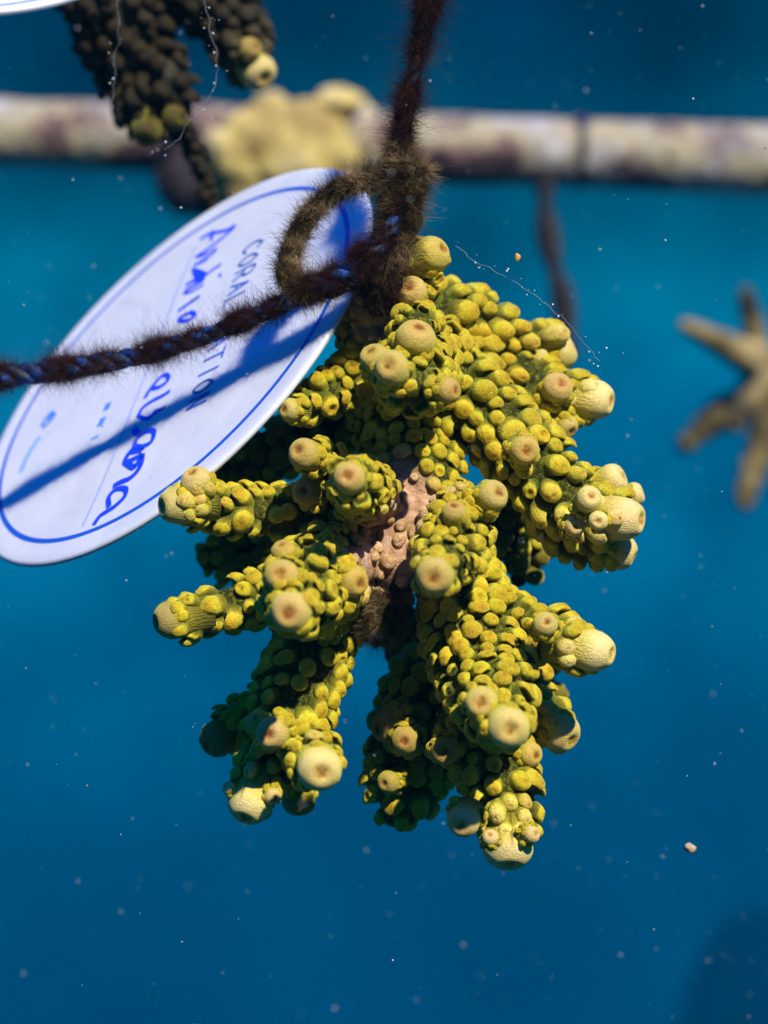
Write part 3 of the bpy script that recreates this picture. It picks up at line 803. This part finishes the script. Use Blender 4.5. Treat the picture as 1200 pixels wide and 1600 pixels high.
KB.tip_at(KB.br[1], 414, 122, 106, (.5, -.6, .6), 32, 1, 3.2); KB.tip_at(KB.br[1], 400, 72, 102, (.7, .2, .7), 20, .2, 2.2)
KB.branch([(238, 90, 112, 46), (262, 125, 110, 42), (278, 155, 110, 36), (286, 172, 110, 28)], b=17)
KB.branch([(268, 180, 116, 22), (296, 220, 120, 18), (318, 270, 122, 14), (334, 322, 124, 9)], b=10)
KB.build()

# ================================================================== pipe with growths
M_pipe, nt, b = mat('encrusted_pipe')
ps = noise(nt, 22, 6, .65)
c_ = ramp(nt, ps, [(.36, (.03, .012, .016)), (.43, (.15, .08, .06)), (.48, (.38, .32, .17)), (.54, (.30, .26, .20)), (.60, (.50, .47, .44)), (.65, (.40, .36, .26)), (.72, (.20, .15, .07))])
c_ = mix(nt, ramp(nt, noise(nt, 38, 3), [(.52, (0, 0, 0)), (.66, (1, 1, 1))]), c_, (.09, .045, .045))
nt.links.new(c_, b.inputs['Base Color']); b.inputs['Roughness'].default_value = .7
bump(nt, b, noise(nt, 120, 5), .8, .004)
pipe = empty('pipe', P(600, 225, 560), 'pale encrusted horizontal pipe blurred behind the coral', 'pipe')
off = np.array(pipe.location)
A = catmull([(*P(-260, 198, 560), R(52, 560)), (*P(200, 213, 560), R(53, 560)), (*P(600, 228, 560), R(54, 560)), (*P(1000, 242, 560), R(53, 560)), (*P(1460, 256, 560), R(53, 560))], 160)
V, F = tube(A[:, :3], A[:, 3], 48, True, lambda X: .035 * vnoise(X, 60, 1) + .02 * vnoise(X, 170, 2))
obj('tube', mesh('tube', V - off, F), M_pipe, pipe)
M_band = flat_mat('dark_growth', (.03, .018, .02))
def pipe_band(px, wpx, sc_=1.06):
    yy = 213 + (px - 200) * .036
    A = catmull([(*P(px - wpx / 2, yy, 560), R(54 * sc_, 560)), (*P(px, yy, 560), R(56 * sc_, 560)), (*P(px + wpx / 2, yy + .5, 560), R(54 * sc_, 560))], 10)
    V, F = tube(A[:, :3], A[:, 3], 40, False, lambda X: .05 * vnoise(X, 150, px))
    obj('band', mesh('band', V - off, F), M_band, pipe)
pipe_band(907, 12)

M_lump = simple('pale_yellow_coral', [(.36, (.32, .22, .06)), (.46, (.60, .46, .13)), (.54, (.72, .57, .28)), (.64, (.74, .56, .44))], 26, bd=.003, bscale=200)
lump = empty('encrusting_coral', P(460, 250, 530), 'pale yellow-pink lumpy coral growing over the blurred pipe behind the tag', 'coral')
def lumps(root, name, m, L):
    for q in L:
        px, py, y, rx, ry, rz, sd_ = q; k = (FD + y * MM) / FD * SC
        V, F = blob((0, 0, 0), rx * k, ry * k, rz * k, sd_, .16, 1.3)
        obj(name, mesh(name, V + np.array(P(px, py, y)) - np.array(root.location), F), m, root)
lumps(lump, 'lobe', M_lump, [(455, 240, 530, 112, 60, 74, 21), (548, 215, 585, 60, 50, 56, 22), (398, 235, 528, 62, 55, 68, 23), (425, 172, 530, 34, 30, 28, 24), (530, 165, 530, 38, 32, 30, 25), (390, 290, 530, 50, 45, 50, 26), (478, 182, 530, 30, 28, 26, 27)])
M_blk = simple('dark_sponge', [(.3, (.006, .005, .006)), (.7, (.03, .02, .02))], 60, bd=.003)
hang = empty('algae_bundle', P(300, 280, 548), 'black bundle of dead growth hanging under the blurred pipe', 'algae bundle')
lumps(hang, 'clump', M_blk, [(300, 275, 548, 52, 45, 66, 31), (278, 215, 545, 26, 26, 50, 32), (345, 300, 548, 34, 30, 40, 33)])
kn = empty('encrusting_coral', P(338, 232, 540), 'small cream nub on the pipe just left of the yellow lump', 'coral')
lumps(kn, 'lobe', M_lump, [(338, 232, 540, 18, 18, 32, 35)])
line = empty('rope', P(852, 280, 550), 'thin dark line hanging from the pipe behind the coral', 'rope')
pl, rl = rope(line, [(852, 262, 550, 16), (852, 330, 550, 17), (862, 400, 550, 18), (878, 460, 550, 18), (888, 540, 550, 19), (880, 548, 550, 18)], 2, pitch=.06, m=M_blk)

# blurred staghorn at the right edge
M_far = simple('tan_coral', [(.38, (.03, .022, .010)), (.52, (.20, .145, .045)), (.66, (.38, .28, .12))], 32, bd=.002, bscale=300)
far = empty('branching_coral', P(1210, 590, 560), 'blurred tan finger coral hanging at the right edge', 'coral')
KF = Colony(far, M_far, M_far)
for pts in ([(1215, 580, 560, 34), (1150, 548, 555, 28), (1100, 522, 550, 24), (1072, 510, 548, 18)],
            [(1200, 575, 565, 30), (1180, 520, 560, 25), (1168, 470, 555, 22), (1166, 458, 555, 18)],
            [(1215, 590, 570, 34), (1150, 630, 575, 30), (1100, 670, 578, 28), (1072, 695, 578, 22)],
            [(1210, 600, 545, 36), (1190, 680, 545, 30), (1170, 760, 545, 26), (1165, 785, 545, 21)],
            [(1215, 590, 540, 30), (1165, 640, 530, 26), (1148, 665, 528, 18)],
            [(1215, 590, 560, 40), (1260, 560, 560, 30), (1320, 520, 560, 20)],
            [(1215, 600, 560, 40), (1260, 680, 560, 30), (1290, 760, 560, 20)]):
    KF.branch([(a, b_, c, d * 1.3) for a, b_, c, d in pts], lumpy=2.6)

# ================================================================== threads and particles
M_thread = flat_mat('mucus_thread', (.22, .24, .26))
def thread(pts, label, r=.00004, bead=26):
    root = empty('mucus_thread', P(*pts[0]), label, 'thread')
    A = catmull([tuple(P(*p)) for p in pts], 80); A = A + .0006 * rng.normal(size=A.shape).cumsum(0) * .25
    V, F = tube(A, np.full(80, r), 5); obj('filament', mesh('filament', V - np.array(root.location), F), M_thread, root)
    VV, FF, o = [], [], 0
    for k in range(bead):
        c = A[rng.integers(0, 80)] + rng.normal(size=3) * .0008; s = .00006 + .00016 * rng.random() ** 2
        V, F = blob(c, s, s, s, k, .3, 1, 6, 5); VV.append(V); FF += [tuple(i + o for i in f) for f in F]; o += len(V)
    ob = obj('specks', mesh('specks', np.vstack(VV) - np.array(root.location), FF), M_part, root); ob['kind'] = 'stuff'
M_part = flat_mat('pale_particles', (.75, .75, .72))
thread([(712, 385, 10), (770, 420, 6), (830, 470, 2), (885, 525, 0), (925, 580, 4)], 'thin mucus thread with specks trailing beside the upper right branches')
thread([(180, -20, 40), (182, 80, 40), (188, 190, 40)], 'thin slimy thread crossing the dark coral at the upper left', bead=10)
thread([(318, -10, 30), (326, 70, 30), (322, 140, 30), (300, 185, 30), (250, 240, 30)], 'thin speckled thread between the dark coral and the tag', bead=22)

def particles(name, n, m, smin, smax, ymin, ymax, seed):
    r = np.random.default_rng(seed)
    y = ymin + (ymax - ymin) * r.random(n) ** 1.0
    x = (r.random(n) - .5) * 1.5 * .36 * (FD + y); z = (r.random(n) - .5) * 1.3 * .48 * (FD + y)
    s = smin + (smax - smin) * r.random(n) ** 4
    ico = np.array([(1, 0, 0), (-1, 0, 0), (0, 1, 0), (0, -1, 0), (0, 0, 1), (0, 0, -1)], float)
    fi = np.array([(0, 2, 4), (2, 1, 4), (1, 3, 4), (3, 0, 4), (2, 0, 5), (1, 2, 5), (3, 1, 5), (0, 3, 5)])
    V = (np.stack([x, y, z], 1)[:, None, :] + ico[None] * s[:, None, None] * (1 + .5 * r.normal(size=(n, 6, 1)) * .5)).reshape(-1, 3)
    F = (fi[None] + np.arange(n)[:, None, None] * 6).reshape(-1, 3)
    tag(obj(name, mesh(name, V, F), m), kind='stuff')
particles('drifting_particles', 3200, M_part, .00003, .00020, -.10, .30, 5)
particles('drifting_debris', 500, flat_mat('dark_particles', (.02, .015, .01)), .00006, .0002, -.08, .12, 8)
fl = blob(P(1079, 1326, 0), .0011, .0008, .0009, 77, .35, 1.5, 14, 10)
tag(obj('sand_flake', mesh('sand_flake', fl[0], fl[1]), flat_mat('tan_flake', (.42, .28, .17))), 'small tan flake drifting alone at the lower right of the water', 'flake')
fl = blob(P(809, 402, 0), .0005, .0004, .0007, 78, .35, 1.5, 12, 8)
tag(obj('sand_flake', mesh('sand_flake', fl[0], fl[1]), flat_mat('orange_flake', (.5, .28, .05))), 'tiny orange flake drifting right of the top branch', 'flake')
